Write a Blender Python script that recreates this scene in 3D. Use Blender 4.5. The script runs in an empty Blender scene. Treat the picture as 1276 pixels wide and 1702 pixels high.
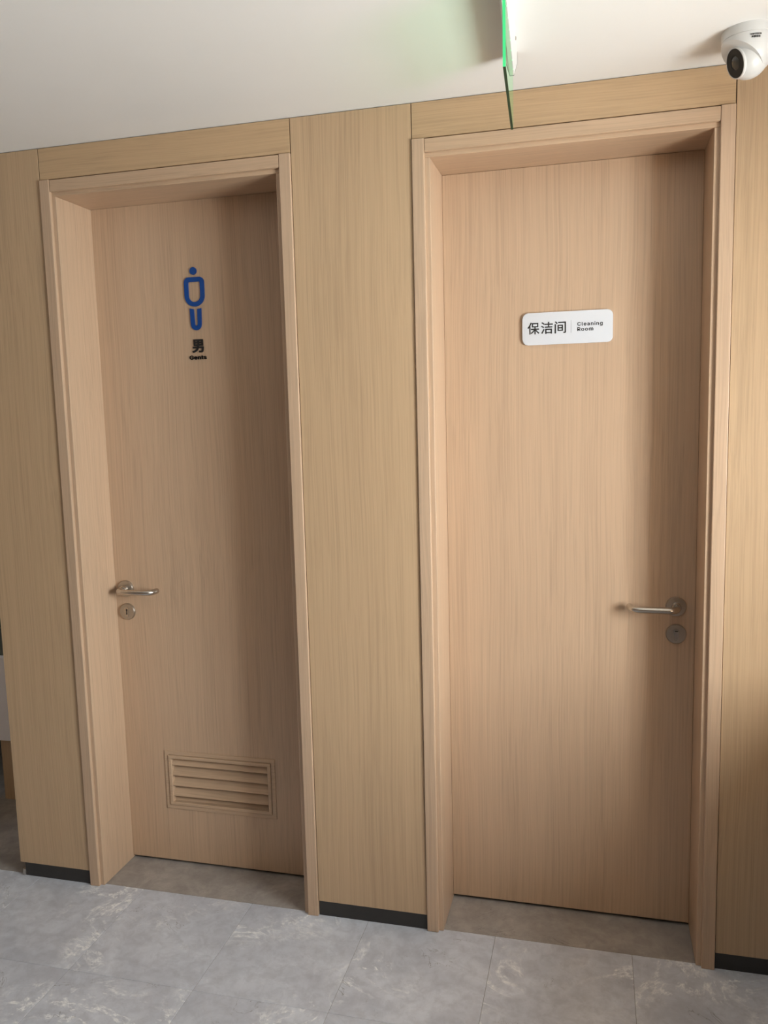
import bpy, bmesh, math, random
from mathutils import Vector, Matrix
random.seed(7)
S = bpy.context.scene
COL = S.collection

# ------------------------------------------------------------------ camera
PW, PH, FPX = 1276, 1702, 1357.65
cam_d = bpy.data.cameras.new('camera')
cam = bpy.data.objects.new('camera', cam_d)
COL.objects.link(cam)
S.camera = cam
cam_d.sensor_fit = 'VERTICAL'
cam_d.sensor_height = 36.0
cam_d.lens = FPX / PH * 36.0
cam_d.clip_start = 0.02
CAM = Vector((1.6320, -2.2394, 1.5509))
RGT = Vector((0.96825946, 0.24863775, -0.02555146))
UPV = Vector((-0.00560047, 0.12378351, 0.99229344))
FWD = Vector((-0.24988446, 0.96065442, -0.12124704))
m = Matrix((RGT, UPV, -FWD)).transposed().to_4x4()
m.translation = CAM
cam.matrix_world = m

# ------------------------------------------------------------------ light
S.view_settings.view_transform = 'Standard'
S.view_settings.look = 'None'
S.view_settings.gamma = 1.0
S.view_settings.use_curve_mapping = False
S.view_settings.exposure = 0.06

wd = bpy.data.worlds.new('sky')
S.world = wd
wd.use_nodes = True
bg = wd.node_tree.nodes['Background']
bg.inputs['Color'].default_value = (0.80, 0.90, 1.0, 1)
bg.inputs['Strength'].default_value = 1.0

def area(name, loc, direction, sx, sy, power, color):
    d = bpy.data.lights.new(name, 'AREA')
    d.shape = 'RECTANGLE'; d.size = sx; d.size_y = sy
    d.energy = power; d.color = color
    o = bpy.data.objects.new(name, d); COL.objects.link(o)
    o.location = loc
    o.rotation_euler = Vector(direction).to_track_quat('-Z', 'Y').to_euler()
    return o
# room extents
ZC = 2.3665                      # ceiling
XL, XR = -2.9, 2.62              # side walls
WT = 0.46                        # thickness of the outer walls (deep window reveals)
YF = -5.0                        # wall behind the camera
WIN = (-1.95, -0.60, 0.95, 1.86) # window in the right wall: y0, y1, z0, z1
area('window_right_offscreen', (XR + WT + .03, (WIN[0] + WIN[1]) / 2, (WIN[2] + WIN[3]) / 2), (-1, 0, 0),
     WIN[3] - WIN[2], WIN[1] - WIN[0], 168, (0.985, 0.985, 0.99))

# ------------------------------------------------------------------ materials
def mat_new(name):
    mt = bpy.data.materials.new(name); mt.use_nodes = True
    nt = mt.node_tree
    return mt, nt, nt.nodes['Principled BSDF']
def simple(name, col, rough=0.5, metal=0.0, noise=0.0, nscale=30, bump=0.0):
    mt, nt, b = mat_new(name)
    b.inputs['Roughness'].default_value = rough
    b.inputs['Metallic'].default_value = metal
    N = nt.nodes; L = nt.links
    tc = N.new('ShaderNodeTexCoord'); nz = N.new('ShaderNodeTexNoise')
    nz.inputs['Scale'].default_value = nscale; nz.inputs['Detail'].default_value = 4
    L.new(tc.outputs['Object'], nz.inputs['Vector'])
    mx = N.new('ShaderNodeMix'); mx.data_type = 'RGBA'
    mx.inputs[6].default_value = (*[c * (1 - noise) for c in col], 1)
    mx.inputs[7].default_value = (*[min(1, c * (1 + noise)) for c in col], 1)
    L.new(nz.outputs['Fac'], mx.inputs[0])
    L.new(mx.outputs[2], b.inputs['Base Color'])
    if bump:
        bp = N.new('ShaderNodeBump'); bp.inputs['Strength'].default_value = bump; bp.inputs['Distance'].default_value = .001
        L.new(nz.outputs['Fac'], bp.inputs['Height']); L.new(bp.outputs['Normal'], b.inputs['Normal'])
    return mt

def wood(name, dark, mid, light, axis='Z', rough=0.38, cath=1.0):
    """fine straight oak grain along one axis, with a few wandering cathedral lines"""
    mt, nt, b = mat_new(name)
    N, L = nt.nodes, nt.links
    tc = N.new('ShaderNodeTexCoord'); oi = N.new('ShaderNodeObjectInfo')
    off = N.new('ShaderNodeVectorMath'); off.operation = 'SCALE'
    off.inputs[0].default_value = (7.3, 3.1, 5.7)
    L.new(oi.outputs['Random'], off.inputs['Scale'])
    add = N.new('ShaderNodeVectorMath'); add.operation = 'ADD'
    L.new(tc.outputs['Object'], add.inputs[0]); L.new(off.outputs[0], add.inputs[1])
    def mapped(sc_across, sc_along):
        mp = N.new('ShaderNodeMapping')
        sc = [sc_across] * 3
        sc['XYZ'.index(axis)] = sc_along
        mp.inputs['Scale'].default_value = sc
        return mp
    # slow wander of the grain
    mw = mapped(3.0, 1.1); L.new(add.outputs[0], mw.inputs['Vector'])
    wn = N.new('ShaderNodeTexNoise'); wn.inputs['Scale'].default_value = 1.0; wn.inputs['Detail'].default_value = 2
    L.new(mw.outputs[0], wn.inputs['Vector'])
    ws = N.new('ShaderNodeVectorMath'); ws.operation = 'SCALE'; ws.inputs['Scale'].default_value = 0.035 * cath
    L.new(wn.outputs['Color'], ws.inputs[0])
    wa = N.new('ShaderNodeVectorMath'); wa.operation = 'ADD'
    L.new(add.outputs[0], wa.inputs[0]); L.new(ws.outputs[0], wa.inputs[1])
    def noise(sa, sl, det, rgh):
        mp = mapped(sa, sl); L.new(wa.outputs[0], mp.inputs['Vector'])
        n = N.new('ShaderNodeTexNoise'); n.inputs['Scale'].default_value = 1.0
        n.inputs['Detail'].default_value = det; n.inputs['Roughness'].default_value = rgh
        L.new(mp.outputs[0], n.inputs['Vector']); return n
    n_fine = noise(250, 2.4, 3, .65)      # pores
    n_mid = noise(110, 1.0, 4, .7)        # growth lines
    n_big = noise(14, .35, 2, .5)        # broad bands
    def mathn(op, a, bb):
        q = N.new('ShaderNodeMath'); q.operation = op
        for i, s in enumerate((a, bb)):
            if isinstance(s, (int, float)): q.inputs[i].default_value = s
            else: L.new(s, q.inputs[i])
        return q.outputs[0]
    v = mathn('ADD', mathn('MULTIPLY', n_fine.outputs['Fac'], .50), mathn('MULTIPLY', n_mid.outputs['Fac'], .32))
    v = mathn('ADD', v, mathn('MULTIPLY', n_big.outputs['Fac'], .18))
    cr = N.new('ShaderNodeValToRGB')
    e = cr.color_ramp.elements
    e[0].position = .37; e[0].color = (*dark, 1)
    e[1].position = .63; e[1].color = (*light, 1)
    k = cr.color_ramp.elements.new(.50); k.color = (*mid, 1)
    L.new(v, cr.inputs['Fac']); L.new(cr.outputs['Color'], b.inputs['Base Color'])
    b.inputs['Roughness'].default_value = rough
    bp = N.new('ShaderNodeBump'); bp.inputs['Strength'].default_value = .18; bp.inputs['Distance'].default_value = .0006
    L.new(v, bp.inputs['Height']); L.new(bp.outputs['Normal'], b.inputs['Normal'])
    return mt

def marble(name, base, cloud, vein, crack, rough, vein_amt=1.0):
    mt, nt, b = mat_new(name)
    N, L = nt.nodes, nt.links
    tc = N.new('ShaderNodeTexCoord'); oi = N.new('ShaderNodeObjectInfo')
    off = N.new('ShaderNodeVectorMath'); off.operation = 'SCALE'; off.inputs[0].default_value = (31, 17, 23)
    L.new(oi.outputs['Random'], off.inputs['Scale'])
    add = N.new('ShaderNodeVectorMath'); add.operation = 'ADD'
    L.new(tc.outputs['Object'], add.inputs[0]); L.new(off.outputs[0], add.inputs[1])
    def nz(sc, det, rgh, dist=0.0):
        n = N.new('ShaderNodeTexNoise'); n.inputs['Scale'].default_value = sc; n.inputs['Detail'].default_value = det
        n.inputs['Roughness'].default_value = rgh; n.inputs['Distortion'].default_value = dist
        L.new(add.outputs[0], n.inputs['Vector']); return n.outputs['Fac']
    def ramp(src, stops):
        r = N.new('ShaderNodeValToRGB'); e = r.color_ramp.elements
        e[0].position, e[0].color = stops[0][0], (*[stops[0][1]] * 3, 1)
        e[1].position, e[1].color = stops[-1][0], (*[stops[-1][1]] * 3, 1)
        for p, c in stops[1:-1]:
            q = e.new(p); q.color = (c, c, c, 1)
        L.new(src, r.inputs['Fac']); return r.outputs['Color']
    def mul(a, bb):
        q = N.new('ShaderNodeMath'); q.operation = 'MULTIPLY'
        for i, s in enumerate((a, bb)):
            if isinstance(s, (int, float)): q.inputs[i].default_value = s
            else: L.new(s, q.inputs[i])
        return q.outputs[0]
    def mix(fac, a, c2):
        q = N.new('ShaderNodeMix'); q.data_type = 'RGBA'
        L.new(fac, q.inputs[0])
        if isinstance(a, tuple): q.inputs[6].default_value = (*a, 1)
        else: L.new(a, q.inputs[6])
        q.inputs[7].default_value = (*c2, 1)
        return q.outputs[2]
    c = mix(ramp(nz(6, 8, .62, .6), [(.35, 0), (.68, 1)]), base, cloud)
    c = mix(mul(ramp(nz(26, 6, .7, .4), [(.42, 0), (.62, 1)]), .45), c, tuple(.80 * q for q in base))
    # white ragged veins that gather in patches
    line = ramp(nz(4.2, 9, .66, 1.5), [(.455, 0), (.495, 1), (.535, 0)])
    patch = ramp(nz(3.0, 3, .5), [(.47, 0), (.59, 1)])
    speck = ramp(nz(55, 5, .7), [(.42, .15), (.62, 1)])
    c = mix(mul(mul(mul(line, patch), speck), vein_amt * 1.25), c, vein)
    # thin dark hairline cracks
    cl = ramp(nz(5.0, 6, .6, .9), [(.496, 0), (.5, 1), (.504, 0)])
    cp = ramp(nz(5.5, 2, .5), [(.56, 0), (.66, 1)])
    c = mix(mul(mul(cl, cp), .75), c, crack)
    L.new(c, b.inputs['Base Color'])
    b.inputs['Roughness'].default_value = rough
    b.inputs['Specular IOR Level'].default_value = .35
    return mt

M = {}
def tones(c): return tuple(q * .845 for q in c), c, tuple(q * 1.085 for q in c)
M['panel'] = wood('oak_panel', *tones((.520, .364, .224)))
M['panel_h'] = wood('oak_header', *tones((.520, .358, .210)), axis='X', cath=1.6)
M['door'] = wood('oak_door', *tones((.548, .385, .262)))
M['frame'] = wood('oak_frame', *tones((.540, .382, .262)), cath=1.4)
M['frame_h'] = wood('oak_head', *tones((.540, .378, .252)), axis='X', cath=2.0)
M['slat'] = wood('oak_slat', *tones((.540, .382, .258)), axis='X')
M['core'] = simple('backing_board', (.30, .22, .14), .9, noise=.1)
M['skirt'] = simple('dark_kick_plate', (.030, .027, .025), .35, noise=.2)
M['white'] = simple('white_paint', (.87, .865, .85), .85, noise=.015, nscale=6)
M['wall'] = simple('wall_paint', (.74, .72, .68), .85, noise=.02, nscale=6)
M['shade_ledge'] = simple('grey_shade_ledge', (.30, .29, .28), .5, noise=.1)
M['dim_wall'] = simple('grey_green_wall_tile', (.30, .31, .27), .6, noise=.1)
M['steel'] = simple('brushed_steel', (.56, .52, .47), .26, 1.0, noise=.06, nscale=90)
M['steel_d'] = simple('satin_steel', (.50, .46, .41), .36, 1.0, noise=.06, nscale=90)
M['black'] = simple('black_plastic', (.006, .006, .006), .6, noise=.1)
M['lens'] = simple('lens_glass', (.045, .045, .042), .12, noise=.1)
M['ink'] = simple('black_lettering', (.010, .008, .008), .7, noise=.1)
M['grey_ink'] = simple('grey_line', (.45, .46, .48), .5, noise=.05)
M['plate'] = simple('white_acrylic', (.70, .72, .77), .22, noise=.01)
M['blue'] = simple('blue_acrylic', (.003, .062, .30), .35, noise=.05)
M['cctv'] = simple('white_plastic', (.70, .705, .70), .32, noise=.01)
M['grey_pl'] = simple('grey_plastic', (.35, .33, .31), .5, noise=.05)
M['stone_w'] = simple('white_counter', (.74, .72, .74), .3, noise=.03)
M['counter'] = simple('dark_counter_stone', (.10, .105, .088), .4, noise=.15)
M['grout'] = simple('tile_joint', (.22, .22, .22), .9, noise=.1)
M['tile'] = marble('grey_marble_tile', (.500, .530, .605), (.690, .730, .815), (.93, .95, .98), (.10, .095, .09), .34)
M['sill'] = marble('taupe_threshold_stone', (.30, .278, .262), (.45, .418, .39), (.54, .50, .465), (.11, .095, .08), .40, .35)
M['alu'] = simple('white_window_frame', (.72, .72, .71), .4, noise=.02)

def glass_mat(name, tint, gloss):
    mt = bpy.data.materials.new(name); mt.use_nodes = True
    nt = mt.node_tree; N, L = nt.nodes, nt.links
    N.remove(N['Principled BSDF'])
    t = N.new('ShaderNodeBsdfTransparent'); t.inputs['Color'].default_value = (*tint, 1)
    g = N.new('ShaderNodeBsdfGlossy'); g.inputs['Roughness'].default_value = .04
    x = N.new('ShaderNodeMixShader'); x.inputs['Fac'].default_value = gloss
    L.new(t.outputs[0], x.inputs[1]); L.new(g.outputs[0], x.inputs[2])
    L.new(x.outputs[0], N['Material Output'].inputs['Surface'])
    return mt
M['pane'] = glass_mat('window_glass', (.96, .98, .97), .05)

def lit_acrylic():
    """clear acrylic carrying green LED light: mostly see-through, a faint green glow"""
    mt = bpy.data.materials.new('lit_green_acrylic'); mt.use_nodes = True
    nt = mt.node_tree; N, L = nt.nodes, nt.links
    N.remove(N['Principled BSDF'])
    t = N.new('ShaderNodeBsdfTransparent'); t.inputs['Color'].default_value = (.87, .98, .89, 1)
    e = N.new('ShaderNodeEmission'); e.inputs['Color'].default_value = (.45, 1.0, .60, 1); e.inputs['Strength'].default_value = .04
    a = N.new('ShaderNodeAddShader')
    L.new(t.outputs[0], a.inputs[0]); L.new(e.outputs[0], a.inputs[1])
    L.new(a.outputs[0], N['Material Output'].inputs['Surface'])
    return mt
M['acrylic'] = lit_acrylic()
def emit(name, col, s):
    mt = bpy.data.materials.new(name); mt.use_nodes = True
    nt = mt.node_tree; N, L = nt.nodes, nt.links
    N.remove(N['Principled BSDF'])
    e = N.new('ShaderNodeEmission'); e.inputs['Color'].default_value = (*col, 1); e.inputs['Strength'].default_value = s
    L.new(e.outputs[0], N['Material Output'].inputs['Surface'])
    return mt
M['edge'] = emit('glowing_green_edge', (.10, .95, .32), .95)
M['led'] = emit('green_led', (.55, 1.0, .65), 1.2)
M['edge_dark'] = simple('dark_green_acrylic_edge', (.004, .034, .009), .6, noise=.1)

# ------------------------------------------------------------------ helpers
def box(bm, x0, x1, y0, y1, z0, z1, bevel=0.0, segs=2):
    vs = [bm.verts.new((x, y, z)) for x in (x0, x1) for y in (y0, y1) for z in (z0, z1)]
    fs = [(0, 1, 3, 2), (4, 6, 7, 5), (0, 4, 5, 1), (2, 3, 7, 6), (0, 2, 6, 4), (1, 5, 7, 3)]
    faces = [bm.faces.new([vs[i] for i in f]) for f in fs]
    if bevel:
        es = list({e for f in faces for e in f.edges})
        bmesh.ops.bevel(bm, geom=es, offset=bevel, segments=segs, profile=.5, affect='EDGES')
    return bm
def newbox(*a, **k):
    return box(bmesh.new(), *a, **k)
def wloc(o):
    v = Vector((0, 0, 0))
    while o:
        v += o.location; o = o.parent
    return v
def part(name, bm, mt, parent=None, smooth=False, label=None):
    """world-coordinate bmesh -> one mesh object; its vertices move to the parent's frame"""
    if parent is not None:
        bmesh.ops.translate(bm, verts=bm.verts, vec=-wloc(parent))
    bmesh.ops.recalc_face_normals(bm, faces=bm.faces)
    me = bpy.data.meshes.new(name); bm.to_mesh(me); bm.free()
    me.materials.append(mt)
    if smooth:
        for p in me.polygons: p.use_smooth = True
        try: me.set_sharp_from_angle(angle=math.radians(38))
        except Exception: pass
    o = bpy.data.objects.new(name, me); COL.objects.link(o)
    o.parent = parent
    if label: o['label'] = label
    return o
def tag(o, label, cat, kind=None, group=None):
    o['label'] = label; o['category'] = cat
    if kind: o['kind'] = kind
    if group: o['group'] = group
    return o
def thing(name, loc, label, cat, kind=None, group=None):
    o = bpy.data.objects.new(name, None); COL.objects.link(o)
    o.location = loc; o.empty_display_size = .05
    return tag(o, label, cat, kind, group)
def lathe(bm, prof, segs=48):
    """profile [(r, z)] revolved about Z"""
    rings = []
    for r, z in prof:
        if r < 1e-6: rings.append([bm.verts.new((0, 0, z))])
        else: rings.append([bm.verts.new((r * math.cos(2 * math.pi * i / segs), r * math.sin(2 * math.pi * i / segs), z)) for i in range(segs)])
    for a, b in zip(rings, rings[1:]):
        for i in range(segs):
            j = (i + 1) % segs
            f = [a[i % len(a)], a[j % len(a)], b[j % len(b)], b[i % len(b)]]
            f = list(dict.fromkeys(f))
            if len(f) > 2: bm.faces.new(f)
    return bm
def tube(bm, pts, r, segs=20):
    pts = [Vector(p) for p in pts]
    up = Vector((0, 0, 1)); rings = []
    for i, p in enumerate(pts):
        t = (pts[min(i + 1, len(pts) - 1)] - pts[max(i - 1, 0)]).normalized()
        a = t.cross(up).normalized(); b = a.cross(t)
        rings.append([bm.verts.new(p + r * (math.cos(2 * math.pi * k / segs) * a + math.sin(2 * math.pi * k / segs) * b)) for k in range(segs)])
    for q, w in zip(rings, rings[1:]):
        for k in range(segs):
            bm.faces.new([q[k], q[(k + 1) % segs], w[(k + 1) % segs], w[k]])
    bm.faces.new(rings[0]); bm.faces.new(rings[-1][::-1])
    return bm
def prism(bm, loop, y0, y1, hole=None):
    """outline in (x, z), extruded along y; optional matching hole with the same number of points"""
    A = [bm.verts.new((x, y0, z)) for x, z in loop]; B = [bm.verts.new((x, y1, z)) for x, z in loop]
    n = len(loop)
    for i in range(n): bm.faces.new([A[i], A[(i + 1) % n], B[(i + 1) % n], B[i]])
    if hole is None:
        bm.faces.new(A); bm.faces.new(B[::-1])
    else:
        C = [bm.verts.new((x, y0, z)) for x, z in hole]; D = [bm.verts.new((x, y1, z)) for x, z in hole]
        for i in range(n):
            j = (i + 1) % n
            bm.faces.new([C[i], C[j], D[j], D[i]]); bm.faces.new([A[i], A[j], C[j], C[i]]); bm.faces.new([B[i], B[j], D[j], D[i]])
    return bm
def rrect(x0, x1, z0, z1, r, n=8):
    out = []
    for cx, cz, a0 in ((x1 - r, z1 - r, 0), (x0 + r, z1 - r, 90), (x0 + r, z0 + r, 180), (x1 - r, z0 + r, 270)):
        for k in range(n + 1):
            a = math.radians(a0 + 90 * k / n); out.append((cx + r * math.cos(a), cz + r * math.sin(a)))
    return out
import os
try:      # the grotesque that ships with Blender; its built-in face otherwise
    SANS = bpy.data.fonts.load(os.path.join(bpy.utils.system_resource('DATAFILES'), 'fonts', 'Inter.woff2'))
except Exception:
    SANS = None
def text_bm(body, width, height, depth, weight=0.0, spacing=1.0):
    """lettering as a mesh: lower left corner at the origin, in the XZ plane, front towards -Y"""
    cu = bpy.data.curves.new('lettering', 'FONT'); cu.body = body; cu.size = 1.0
    if SANS and body.isascii(): cu.font = SANS
    bold = body.isascii()
    cu.offset = 0 if bold else weight; cu.extrude = .05; cu.space_character = spacing; cu.resolution_u = 4
    o = bpy.data.objects.new('lettering_source', cu); COL.objects.link(o)
    bpy.context.view_layer.update()
    ev = o.evaluated_get(bpy.context.evaluated_depsgraph_get())
    me = bpy.data.meshes.new_from_object(ev)
    bm = bmesh.new(); bm.from_mesh(me)
    bpy.data.objects.remove(o); bpy.data.curves.remove(cu); bpy.data.meshes.remove(me)
    if bold and weight:     # heavier strokes: shifted copies of the letters laid over each other
        src = bm.verts[:] + bm.edges[:] + bm.faces[:]
        for dx, dy in ((weight, 0), (-weight, 0), (0, weight * .7), (0, -weight * .7)):
            g = bmesh.ops.duplicate(bm, geom=src)['geom']
            bmesh.ops.translate(bm, verts=[q for q in g if isinstance(q, bmesh.types.BMVert)], vec=(dx, dy, 0))
    xs = [v.co.x for v in bm.verts]; ys = [v.co.y for v in bm.verts]
    x0, x1, y0, y1 = min(xs), max(xs), min(ys), max(ys)
    for v in bm.verts:
        v.co = Vector(((v.co.x - x0) / (x1 - x0) * width, -(v.co.z / .05) * depth / 2 - depth / 2, (v.co.y - y0) / (y1 - y0) * height))
    return bm
def moved(bm, v):
    bmesh.ops.translate(bm, verts=bm.verts, vec=Vector(v)); return bm

# ------------------------------------------------------------------ measures of the door wall
A0, A1 = 0.0, 0.8075             # outer edges of the casing, gents door
B0, B1 = 1.1516, 1.9588          # outer edges of the casing, cleaning room door
ZT = 2.272                       # top of the casings
WC, WR = 0.0344, 0.0137          # face of casing, face of jamb edge
W2 = WC + WR
YC, YJ, YD = -0.006, 0.005, 0.183  # casing face, jamb edge, door leaf
XE = -0.274                      # free left end of the wall
ZS = 0.049                       # top of the dark kick strip
G = 0.0012                       # half a joint

# ------------------------------------------------------------------ room shell
bm = bmesh.new()
box(bm, XE + .012, A0 + .004, .018, .30, 0, ZC); box(bm, A1 - .004, B0 + .004, .018, .30, 0, ZC); box(bm, B1 - .004, XR, .018, .30, 0, ZC)
box(bm, A0 + .004, A1 - .004, .018, .30, ZT - .01, ZC); box(bm, B0 + .004, B1 - .004, .018, .30, ZT - .01, ZC)
box(bm, XE + .012, XR, .30, .34, 0, ZC)
wb = part('wall_back', bm, M['core'])
tag(wb, 'oak panelled wall with two recessed doors under white ceiling', 'wall', 'structure')
def panel(x0, x1, z0, z1, mt):
    part('panel', newbox(x0 + G, x1 - G, 0, .018, z0, z1 - .002, bevel=.0006, segs=1), mt, wb)
panel(XE, A0, ZS, ZC, M['panel']); panel(A1, B0, ZS, ZC, M['panel']); panel(B1, XR, ZS, ZC, M['panel'])
panel(A0, A1, ZT + .0012, ZC, M['panel_h']); panel(B0, B1, ZT + .0012, ZC, M['panel_h'])
part('end_panel', newbox(XE, XE + .012, .0185, .34, ZS, ZC), M['panel'], wb)

for nm, x0, x1, lb in (('baseboard_left', XE + .016, A0 - .001, 'dark recessed kick strip under the wall panel at the free wall end'),
                       ('baseboard_middle', A1 + .001, B0 - .001, 'dark recessed kick strip between the two door frames'),
                       ('baseboard_right', B1 + .001, XR, 'dark recessed kick strip beside the cleaning room door frame')):
    b = part(nm, newbox(x0, x1, .004, .0178, 0.0005, ZS - .0005), M['skirt'])
    tag(b, lb, 'baseboard', 'structure')
    if nm == 'baseboard_left':
        part('end_cap', newbox(x0 - .010, x0 + .002, -.001, .0178, .0005, .026, bevel=.004), M['steel'], b, True, 'small bright metal end cap')

bm = newbox(XL - .6, XR + .6, YF - .4, 1.3, ZC, ZC + .12)
tag(part('ceiling', bm, M['white']), 'plain off-white painted ceiling', 'ceiling', 'structure')
# right wall with a window opening
bm = bmesh.new()
box(bm, XR, XR + WT, YF, WIN[0], 0, ZC); box(bm, XR, XR + WT, WIN[1], 1.3, 0, ZC)
box(bm, XR, XR + WT, WIN[0], WIN[1], 0, WIN[2]); box(bm, XR, XR + WT, WIN[0], WIN[1], WIN[3], ZC)
SHADE_LEDGE = (2.30, -2.45, -0.002, 0.90)   # unseen box added to shade the lower right: inner x, y0, y1, height
tag(part('light_blocker_1', newbox(SHADE_LEDGE[0], XR, SHADE_LEDGE[1], SHADE_LEDGE[2], .0005, SHADE_LEDGE[3], bevel=.004), M['shade_ledge']), 'added unseen grey window ledge along the side wall', 'window ledge', 'structure')
tag(part('wall_right', bm, M['panel']), 'oak panelled side wall with the daylight window', 'wall', 'structure')
tag(part('wall_front', newbox(XL, XR, YF - .2, YF, 0, ZC), M['panel']), 'oak panelled wall opposite the two doors', 'wall', 'structure')
tag(part('wall_left', newbox(XL - .2, XL, YF, 1.3, 0, ZC), M['panel']), 'oak panelled side wall at the washing alcove end', 'wall', 'structure')
tag(part('shade_wall', newbox(XL, -1.30, -.5, 1.1, 0, ZC), M['panel']), 'unseen oak panelled block added to shade the washing alcove', 'wall', 'structure')  # out of view, added to keep side light off the alcove floor
tag(part('wall_alcove', newbox(-1.30, XE + .012, 1.1, 1.3, 0, ZC), M['dim_wall']), 'grey green tiled back wall of the washing alcove', 'wall', 'structure')
def window(nm, along, lo, hi, z0, z1, pos, lb):
    w = thing(nm, (pos, (lo + hi) / 2, z0) if along == 'Y' else ((lo + hi) / 2, pos, z0), lb, 'window', 'structure')
    def bx(a0, a1, c0, c1, d):
        return newbox(pos - d, pos + d, a0, a1, c0, c1) if along == 'Y' else newbox(a0, a1, pos - d, pos + d, c0, c1)
    t = .045; mid = (lo + hi) / 2
    for a in ((lo, hi, z0, z0 + t), (lo, hi, z1 - t, z1), (lo, lo + t, z0 + t, z1 - t), (hi - t, hi, z0 + t, z1 - t), (mid - t / 2, mid + t / 2, z0 + t, z1 - t)):
        part('frame_bar', bx(*a, .025), M['alu'], w)
    part('pane', bx(lo + t, mid - t / 2, z0 + t, z1 - t, .003), M['pane'], w)
    part('pane', bx(mid + t / 2, hi - t, z0 + t, z1 - t, .003), M['pane'], w)
window('window_1', 'Y', WIN[0], WIN[1], WIN[2], WIN[3], XR + WT - .05, 'white framed two pane window in the side wall')

# floor: joint bed, then every tile
TX, TY0, TP = 0.190, 0.0145, 0.3878
fl = part('floor', newbox(XL - .6, XR + .6, YF - .4, 1.3, -.10, -.0012), M['grout'])
tag(fl, 'grey marbled floor of square tiles with thin joints', 'floor', 'structure')
tile_me = None
i0 = math.floor((XL - TX) / TP); i1 = math.ceil((XR - TX) / TP)
for i in range(i0, i1):
    for j in range(13):
        if tile_me is None:
            o = part('tile', newbox(.0005, TP - .0005, -.405 + .0005, -.0005, -.012, 0, bevel=.0006, segs=1), M['tile'], fl); tile_me = o.data
        else:
            o = bpy.data.objects.new('tile', tile_me); COL.objects.link(o); o.parent = fl
        x = TX + i * TP
        o.location = (x, TY0 - j * .405, 0)
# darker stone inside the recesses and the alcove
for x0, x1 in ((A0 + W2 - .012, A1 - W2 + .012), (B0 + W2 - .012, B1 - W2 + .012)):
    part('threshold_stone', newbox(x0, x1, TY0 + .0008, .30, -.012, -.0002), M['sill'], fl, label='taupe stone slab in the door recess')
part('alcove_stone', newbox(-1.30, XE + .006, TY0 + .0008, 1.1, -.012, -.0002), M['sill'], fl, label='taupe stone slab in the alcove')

# ------------------------------------------------------------------ doors
def lever_handle(door, x, z, sgn):
    """return-to-door lever on a round rose, sgn = side the lever points to"""
    h = part('rosette', moved(rot_front(lathe(bmesh.new(), [(0, 0), (.0285, 0), (.0285, .005), (.0265, .0085), (.017, .0095), (.0125, .0095), (0, .0095)], 40)), (x, YD, z)), M['steel_d'], door, True)
    R1, R2, out, run = .022, .030, .056, .128
    pts = [(0, 0, 0), (0, -.02, 0)]
    for k in range(9):
        a = math.pi / 2 * k / 8
        pts.append((sgn * R1 * (1 - math.cos(a)), -(out - R1) - R1 * math.sin(a), 0))
    for k in range(9):
        a = math.pi / 2 * k / 8
        pts.append((sgn * (run - R2 + R2 * math.sin(a)), -out + R2 * (1 - math.cos(a)), 0))
    pts.append((sgn * run, -out + R2 + .008, 0))
    part('lever', moved(tube(bmesh.new(), pts, .0095), (x, YD - .004, z)), M['steel'], h, True)
    part('neck', moved(rot_front(lathe(bmesh.new(), [(0, .0), (.0135, .0), (.0135, .014), (.0115, .017), (0, .017)], 32)), (x, YD - .009, z)), M['steel'], h, True)
def rot_front(bm):
    """turn a lathe's +Z axis to -Y"""
    bmesh.ops.rotate(bm, verts=bm.verts, cent=(0, 0, 0), matrix=Matrix.Rotation(math.radians(90), 3, 'X')); return bm
def lock(door, x, z, key):
    e = part('escutcheon', moved(rot_front(lathe(bmesh.new(), [(0, 0), (.0285, 0), (.0285, .004), (.0265, .0075), (.0, .0082)], 40)), (x, YD, z)), M['steel_d'], door, True)
    prof = [(.0085 * math.cos(a), .008 + .0085 * math.sin(a)) for a in [math.radians(-40 + 260 * k / 16) for k in range(17)]]
    loop = prof + [(-.0052, -.016), (-.003, -.0185), (.003, -.0185), (.0052, -.016)]
    part('cylinder_lock', moved(prism(bmesh.new(), loop, -.0095, -.003), (x, YD, z)), M['steel'], e)
    if key == 'slot':
        loop = [(-.0024, -.009), (.0018, -.009), (.0022, .002), (.0035, .006), (.0026, .0105), (-.0012, .0105), (-.0024, .006), (-.0012, .001)]
    else:
        loop = [(-.0035, .0075), (.0048, .0075), (.0048, .0105), (-.0035, .0105)]
    part('keyhole', moved(prism(bmesh.new(), loop, -.0099, -.0092), (x, YD, z)), M['black'], e)

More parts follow.
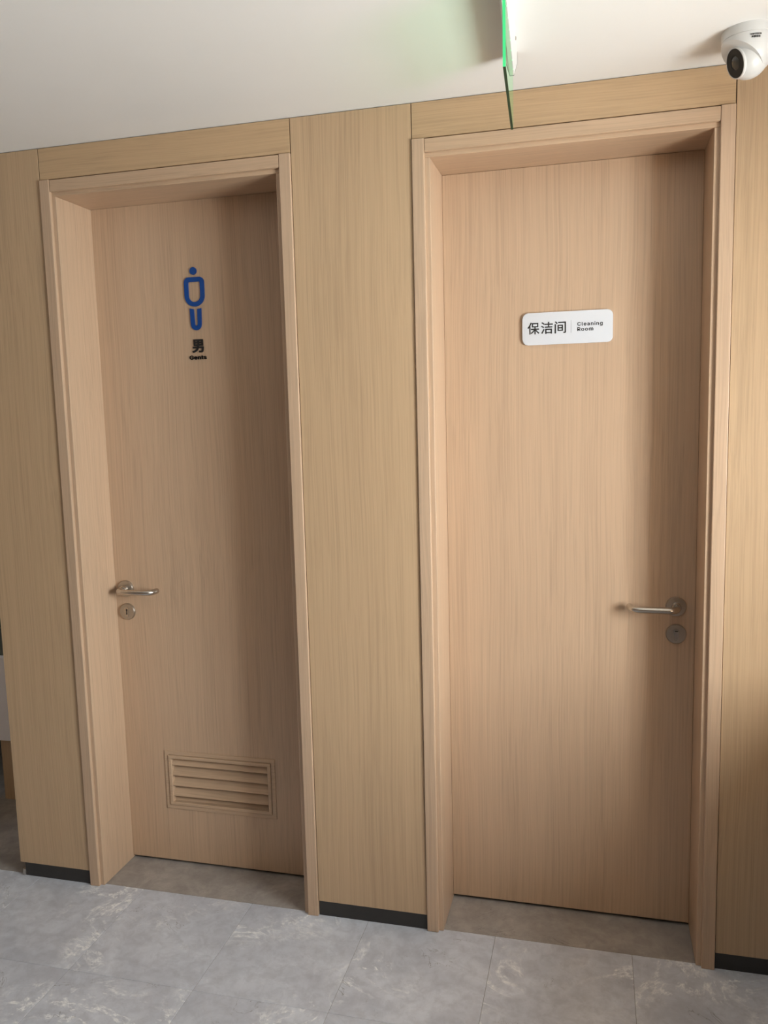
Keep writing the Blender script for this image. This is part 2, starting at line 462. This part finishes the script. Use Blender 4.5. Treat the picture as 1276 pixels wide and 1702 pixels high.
def door(nm, x0, x1, lb, vent=None):
    d = thing(nm, ((x0 + x1) / 2, YD, 0), lb, 'door', 'structure')
    cb = .0022
    part('side_casing', newbox(x0 + .0004, x0 + WC, YC, .0172, 0.0004, ZT, bevel=cb), M['frame'], d)
    part('side_casing', newbox(x1 - WC, x1 - .0004, YC, .0172, 0.0004, ZT, bevel=cb), M['frame'], d)
    part('head_casing', newbox(x0 + WC + .0006, x1 - WC - .0006, YC + .0008, .0172, ZT - WC - .002, ZT - .0018, bevel=cb), M['frame_h'], d)
    jb = .0016
    part('side_jamb', newbox(x0 + WC - .010, x0 + W2, YJ, .298, 0.0004, ZT - W2, bevel=jb), M['frame'], d)
    part('side_jamb', newbox(x1 - W2, x1 - WC + .010, YJ, .298, 0.0004, ZT - W2, bevel=jb), M['frame'], d)
    part('head_jamb', newbox(x0 + WC - .010, x1 - WC + .010, YJ + .0002, .298, ZT - W2, ZT - .012, bevel=jb), M['frame_h'], d)
    lx0, lx1, lz0, lz1 = x0 + W2 + .0003, x1 - W2 - .0003, .011, ZT - W2 - .0006
    bm = bmesh.new()
    if vent:
        vx0, vx1, vz0, vz1 = vent
        for b in ((lx0, vx0, lz0, lz1), (vx1, lx1, lz0, lz1), (vx0, vx1, lz0, vz0), (vx0, vx1, vz1, lz1)):
            box(bm, b[0], b[1], YD, YD + .042, b[2], b[3])
        bmesh.ops.remove_doubles(bm, verts=bm.verts, dist=1e-6)
    else:
        box(bm, lx0, lx1, YD, YD + .042, lz0, lz1, bevel=.001, segs=1)
    part('leaf', bm, M['door'], d)
    part('bottom_seal', newbox(lx0 + .004, lx1 - .004, YD + .012, YD + .030, .003, .0112), M['black'], d)
    return d
def frame_bm(x0, x1, z0, z1, w, y0, y1, bev):
    bm = bmesh.new()
    o = [(x0, z0), (x1, z0), (x1, z1), (x0, z1)]; i = [(x0 + w, z0 + w), (x1 - w, z0 + w), (x1 - w, z1 - w), (x0 + w, z1 - w)]
    prism(bm, o, y0, y1, i)
    bmesh.ops.recalc_face_normals(bm, faces=bm.faces)
    es = [e for e in bm.edges if abs(e.verts[0].co.y - y0) < 1e-6 and abs(e.verts[1].co.y - y0) < 1e-6 and e.calc_face_angle(0) > .5]
    bmesh.ops.bevel(bm, geom=es, offset=bev, segments=2, profile=.5, affect='EDGES')
    return bm
VX0, VX1, VZ0, VZ1 = .1965, .604, .202, .4115
da = door('door_1', A0, A1, 'oak door with a blue figure sign and a louvred vent near the floor', (VX0 + .012, VX1 - .012, VZ0 + .012, VZ1 - .012))
lever_handle(da, .0885, .978, 1); lock(da, .090, .898, 'slot')
vg = part('vent_frame', frame_bm(VX0, VX1, VZ0, VZ1, .0145, YD - .003, YD + .004, .0012), M['slat'], da)
part('inner_frame', frame_bm(VX0 + .0152, VX1 - .0152, VZ0 + .0152, VZ1 - .0152, .0115, YD - .0065, YD + .034, .0015), M['slat'], vg)
sx0, sx1 = VX0 + .0262, VX1 - .0262
pitch = .0372
slat_me = None
for k in range(5):
    zc = VZ1 - .0262 - .0085 - k * pitch
    bm = newbox(sx0, sx1, -.0030, .0030, -.0212, .0212, bevel=.0012, segs=1)
    bmesh.ops.rotate(bm, verts=bm.verts, cent=(0, 0, 0), matrix=Matrix.Rotation(math.radians(-34), 3, 'X'))
    moved(bm, (0, YD + .012, zc))
    if k == 0:      # the topmost slat is half hidden behind the frame
        bmesh.ops.bisect_plane(bm, geom=bm.verts[:] + bm.edges[:] + bm.faces[:], plane_co=(0, 0, VZ1 - .020), plane_no=(0, 0, 1), clear_outer=True)
    if k == 4:
        bmesh.ops.bisect_plane(bm, geom=bm.verts[:] + bm.edges[:] + bm.faces[:], plane_co=(0, 0, VZ0 + .0225), plane_no=(0, 0, -1), clear_outer=True)
    part('slat', bm, M['slat'], vg)

db = door('door_2', B0, B1, 'plain oak door carrying a white name plate, lever on the right side')
lever_handle(db, 1.858, .978, -1); lock(db, 1.8595, .8975, 'bar')

# ------------------------------------------------------------------ signs on the doors
ps = thing('door_sign', (1.553, YD, 1.73), 'white rounded plate lettered Cleaning Room on the plain oak door', 'sign')
bm = bmesh.new(); prism(bm, rrect(1.428, 1.678, 1.7305, 1.8205, .0155), YD - .009, YD)
es = [e for e in bm.edges if all(abs(v.co.y - (YD - .009)) < 1e-6 for v in e.verts)]
bmesh.ops.bevel(bm, geom=es, offset=.0022, segments=3, profile=.5, affect='EDGES')
part('plate', bm, M['plate'], ps, True)
yf = YD - .009
for k, ch in enumerate('保洁间'):
    part('character', moved(text_bm(ch, (.0335, .0335, .0315)[k], .0335, .0006, .012), (1.4425 + k * .0375 + (.001 if k == 2 else 0), yf, 1.7605)), M['ink'], ps)
part('divider_line', newbox(1.5636, 1.5646, yf - .0004, yf, 1.7605, 1.7955), M['grey_ink'], ps)
part('lettering', moved(text_bm('Cleaning', .0690, .0135, .0006, .017, 1.15), (1.5812, yf, 1.7755)), M['ink'], ps)
part('lettering', moved(text_bm('Room', .0435, .0105, .0006, .017, 1.15), (1.5812, yf, 1.7640)), M['ink'], ps)

gs = thing('restroom_sign', (.402, YD, 1.73), 'blue standing figure with black Gents lettering on the vented oak door', 'sign')
yb, ybk = YD - .004, YD
part('figure_head', moved(rot_front(lathe(bmesh.new(), [(0, 0), (.0118, 0), (.0118, .004), (0, .004)], 32)), (.4005, YD, 2.0085)), M['blue'], gs)
def torso(x0, x1, z0, z1, rt, n=10):
    rb = (x1 - x0) / 2; out = []
    for cx, cz, r, a0, a1 in ((x1 - rt, z1 - rt, rt, 0, 90), (x0 + rt, z1 - rt, rt, 90, 180), ((x0 + x1) / 2, z0 + rb, rb, 180, 360)):
        m_ = n if r == rt else 2 * n
        for k in range(m_ + 1):
            a = math.radians(a0 + (a1 - a0) * k / m_); out.append((cx + r * math.cos(a), cz + r * math.sin(a)))
    return out
part('figure_torso', prism(bmesh.new(), torso(.3670, .4360, 1.8985, 1.9895, .016), yb, ybk, torso(.3813, .4217, 1.9125, 1.9748, .003)), M['blue'], gs)
bm = bmesh.new()
legs = [(.3825, 1.8935)]
for k in range(17):
    a = math.pi + math.pi * k / 16; legs.append((.4025 + .0185 * math.cos(a) * (1), 1.8445 + .0195 * math.sin(a)))
legs += [(.4225, 1.8925), (.4085, 1.8905)]
for k in range(9):
    a = -math.pi * k / 8; legs.append((.4030 + .0048 * math.cos(a), 1.8440 + .0048 * math.sin(a)))
legs += [(.3965, 1.8910)]
prism(bm, legs, yb, ybk)
part('figure_legs', bm, M['blue'], gs)
part('character', moved(text_bm('男', .0405, .0420, .003, .030), (.3835, YD, 1.7545)), M['ink'], gs)
part('lettering', moved(text_bm('Gents', .0590, .0135, .003, .030, 1.10), (.3730, YD, 1.7330)), M['ink'], gs)

# ------------------------------------------------------------------ hanging green sign
SN, SF = Vector((1.4612, -.592, 0)), Vector((1.4408, -.231, 0))   # plan line of the acrylic panel, near and far end
dirv = (SF - SN).normalized(); nrm = Vector((dirv.y, -dirv.x, 0))   # nrm points towards +x
ZB, ZH = ZC - .1715, ZC - .0505
sg = thing('hanging_sign', ((SN.x + SF.x) / 2, (SN.y + SF.y) / 2, ZB), 'green edge-lit acrylic sign panel in a white ceiling housing', 'sign')
def strip(bm, a, b, h0, h1, z0, z1):
    pts = [a + nrm * h0, a + nrm * h1, b + nrm * h1, b + nrm * h0]
    lo = [bm.verts.new((p.x, p.y, z0)) for p in pts]; hi = [bm.verts.new((p.x, p.y, z1)) for p in pts]
    bm.faces.new(lo); bm.faces.new(hi[::-1])
    for i in range(4): bm.faces.new([lo[i], lo[(i + 1) % 4], hi[(i + 1) % 4], hi[i]])
    return bm
T = .0028
part('acrylic_panel', strip(bmesh.new(), SN + dirv * .0012, SF - dirv * .0004, -T, T, ZB + .0008, ZH), M['acrylic'], sg)
part('glowing_edge', strip(bmesh.new(), SN, SN + dirv * .0012, -T, T, ZB, ZH), M['edge'], sg, label='bright green glowing upright edge')
part('bottom_edge', strip(bmesh.new(), SN + dirv * .0012, SF, -T, T, ZB, ZB + .0008), M['edge_dark'], sg, label='dark green lower edge')
prof = [(-.012, ZC), (-.012, ZC - .026), (-.0048, ZH), (.0048, ZH), (.012, ZC - .026), (.012, ZC)]
bm = bmesh.new()
hn, hf = SN - dirv * .012, SF + dirv * .004
A = [bm.verts.new((hn.x + nrm.x * h, hn.y + nrm.y * h, z)) for h, z in prof]; B = [bm.verts.new((hf.x + nrm.x * h, hf.y + nrm.y * h, z)) for h, z in prof]
for i in range(6): bm.faces.new([A[i], A[(i + 1) % 6], B[(i + 1) % 6], B[i]])
bm.faces.new(A); bm.faces.new(B[::-1])
hs = part('housing', bm, M['cctv'], sg)
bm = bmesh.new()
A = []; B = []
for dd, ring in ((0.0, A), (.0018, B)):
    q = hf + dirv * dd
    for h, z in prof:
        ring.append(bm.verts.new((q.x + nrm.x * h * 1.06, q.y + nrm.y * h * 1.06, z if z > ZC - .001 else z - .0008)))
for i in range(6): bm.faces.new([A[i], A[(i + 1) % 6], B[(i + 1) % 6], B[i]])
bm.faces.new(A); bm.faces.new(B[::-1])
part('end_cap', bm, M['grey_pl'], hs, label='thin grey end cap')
for k in range(7):
    p = SN + dirv * (.03 + .05 * k) + nrm * (T + .0012)
    part('led', newbox(p.x - .0005, p.x + .0005, p.y - .0025, p.y + .0025, ZH - .0012, ZH + .0008), M['led'], sg)
p = SF - dirv * .10 + nrm * .012
bm = lathe(bmesh.new(), [(0, 0), (.004, 0), (.004, .001), (.0025, .002), (0, .002)], 16)
bmesh.ops.rotate(bm, verts=bm.verts, cent=(0, 0, 0), matrix=Vector((0, 0, 1)).rotation_difference(nrm).to_matrix())
part('screw', moved(bm, (p.x, p.y, ZC - .014)), M['steel_d'], hs, True)

# ------------------------------------------------------------------ dome camera on the ceiling
CX, CY, R = 1.956, -.171, .0565
cc = thing('security_camera', (CX, CY, ZC), 'white turret security camera with black lens face fixed to ceiling', 'camera')
part('base_ring', moved(lathe(bmesh.new(), [(0, 0), (R, 0), (R, -.019), (R - .0012, -.0202), (0, -.0202)], 64), (CX, CY, ZC)), M['cctv'], cc, True)
n = Vector((-.891, -.386, -.33)).normalized()
EC = Vector((CX, CY, ZC - .058))
prof = [(0, -.0206), (R - .0002, -.0206), (R - .0003, -.030)]
for k in range(1, 13):
    a = math.radians(90 * k / 12 * .98); prof.append(((R - .0003) * math.cos(a) ** .8, -.030 - .060 * math.sin(a)))
bm = lathe(bmesh.new(), prof, 64); moved(bm, (CX, CY, ZC))
cut = Vector((n.x, n.y, 0)).normalized() * .62 + Vector((0, 0, -.80)); cut.normalize()
bmesh.ops.bisect_plane(bm, geom=bm.verts[:] + bm.edges[:] + bm.faces[:], plane_co=EC + cut * .009, plane_no=cut, clear_outer=True)
es = [e for e in bm.edges if e.is_boundary]
bmesh.ops.contextual_create(bm, geom=es)
part('shell', bm, M['cctv'], cc, True)
# eyeball: sphere cut flat at the face, axis n
rb, hf_ = .0415, .033
prof = [(0, -rb)]
for k in range(1, 40):
    a = math.pi * k / 40
    z = -rb * math.cos(a)
    if z > hf_ - .004: break
    prof.append((rb * math.sin(a), z))
prof += [(.0328, hf_ - .002), (.0320, hf_), (.0303, hf_ + .0005), (.0299, hf_ - .0012), (0, hf_ - .0012)]
rotm = Vector((0, 0, 1)).rotation_difference(n).to_matrix()
def eye(profile, segs=64):
    b_ = lathe(bmesh.new(), profile, segs)
    bmesh.ops.rotate(b_, verts=b_.verts, cent=(0, 0, 0), matrix=rotm)
    return moved(b_, EC)
eb = part('eyeball', eye(prof), M['cctv'], cc, True)
fc = part('lens_face', eye([(0, hf_ - .0012), (.0298, hf_ - .0012), (.0298, hf_ - .0002), (.0165, hf_ - .0002), (.0155, hf_ - .001), (0, hf_ - .001)]), M['black'], eb, True, 'black front ring')
part('lens', eye([(0, hf_ - .001), (.0135, hf_ - .001), (.011, hf_ + .0004), (0, hf_ + .001)]), M['lens'], eb, True, 'dark grey lens')
def wrap(bm, a0, z0):
    for v in bm.verts:
        a = a0 + v.co.x / R; rr = R + .0002 - v.co.y
        v.co = Vector((CX + rr * math.cos(a), CY + rr * math.sin(a), z0 + v.co.z))
    return bm
acam = math.atan2(CAM.y - CY, CAM.x - CX)
part('lettering', wrap(text_bm('HIKVISION', .0230, .0030, .0003, .02), acam + .05, ZC - .0300), M['ink'], cc)
part('lettering', wrap(text_bm('海康威视', .0185, .0048, .0003, .01), acam + .09, ZC - .0363), M['ink'], cc)

# ------------------------------------------------------------------ washing counter in the alcove
wv = thing('wash_counter', (-.8, .75, 0), 'low white fronted wash counter in the alcove beyond the wall end', 'counter')
part('counter_slab', newbox(-1.295, -.30, .4305, 1.095, .585, .630, bevel=.003), M['counter'], wv, label='dark green grey counter top')
part('apron', newbox(-1.295, -.30, .40, .43, .289, .632, bevel=.003), M['stone_w'], wv, label='white front panel')
part('end_support', newbox(-.728, -.30, .48, .52, .0004, .40), M['panel'], wv)
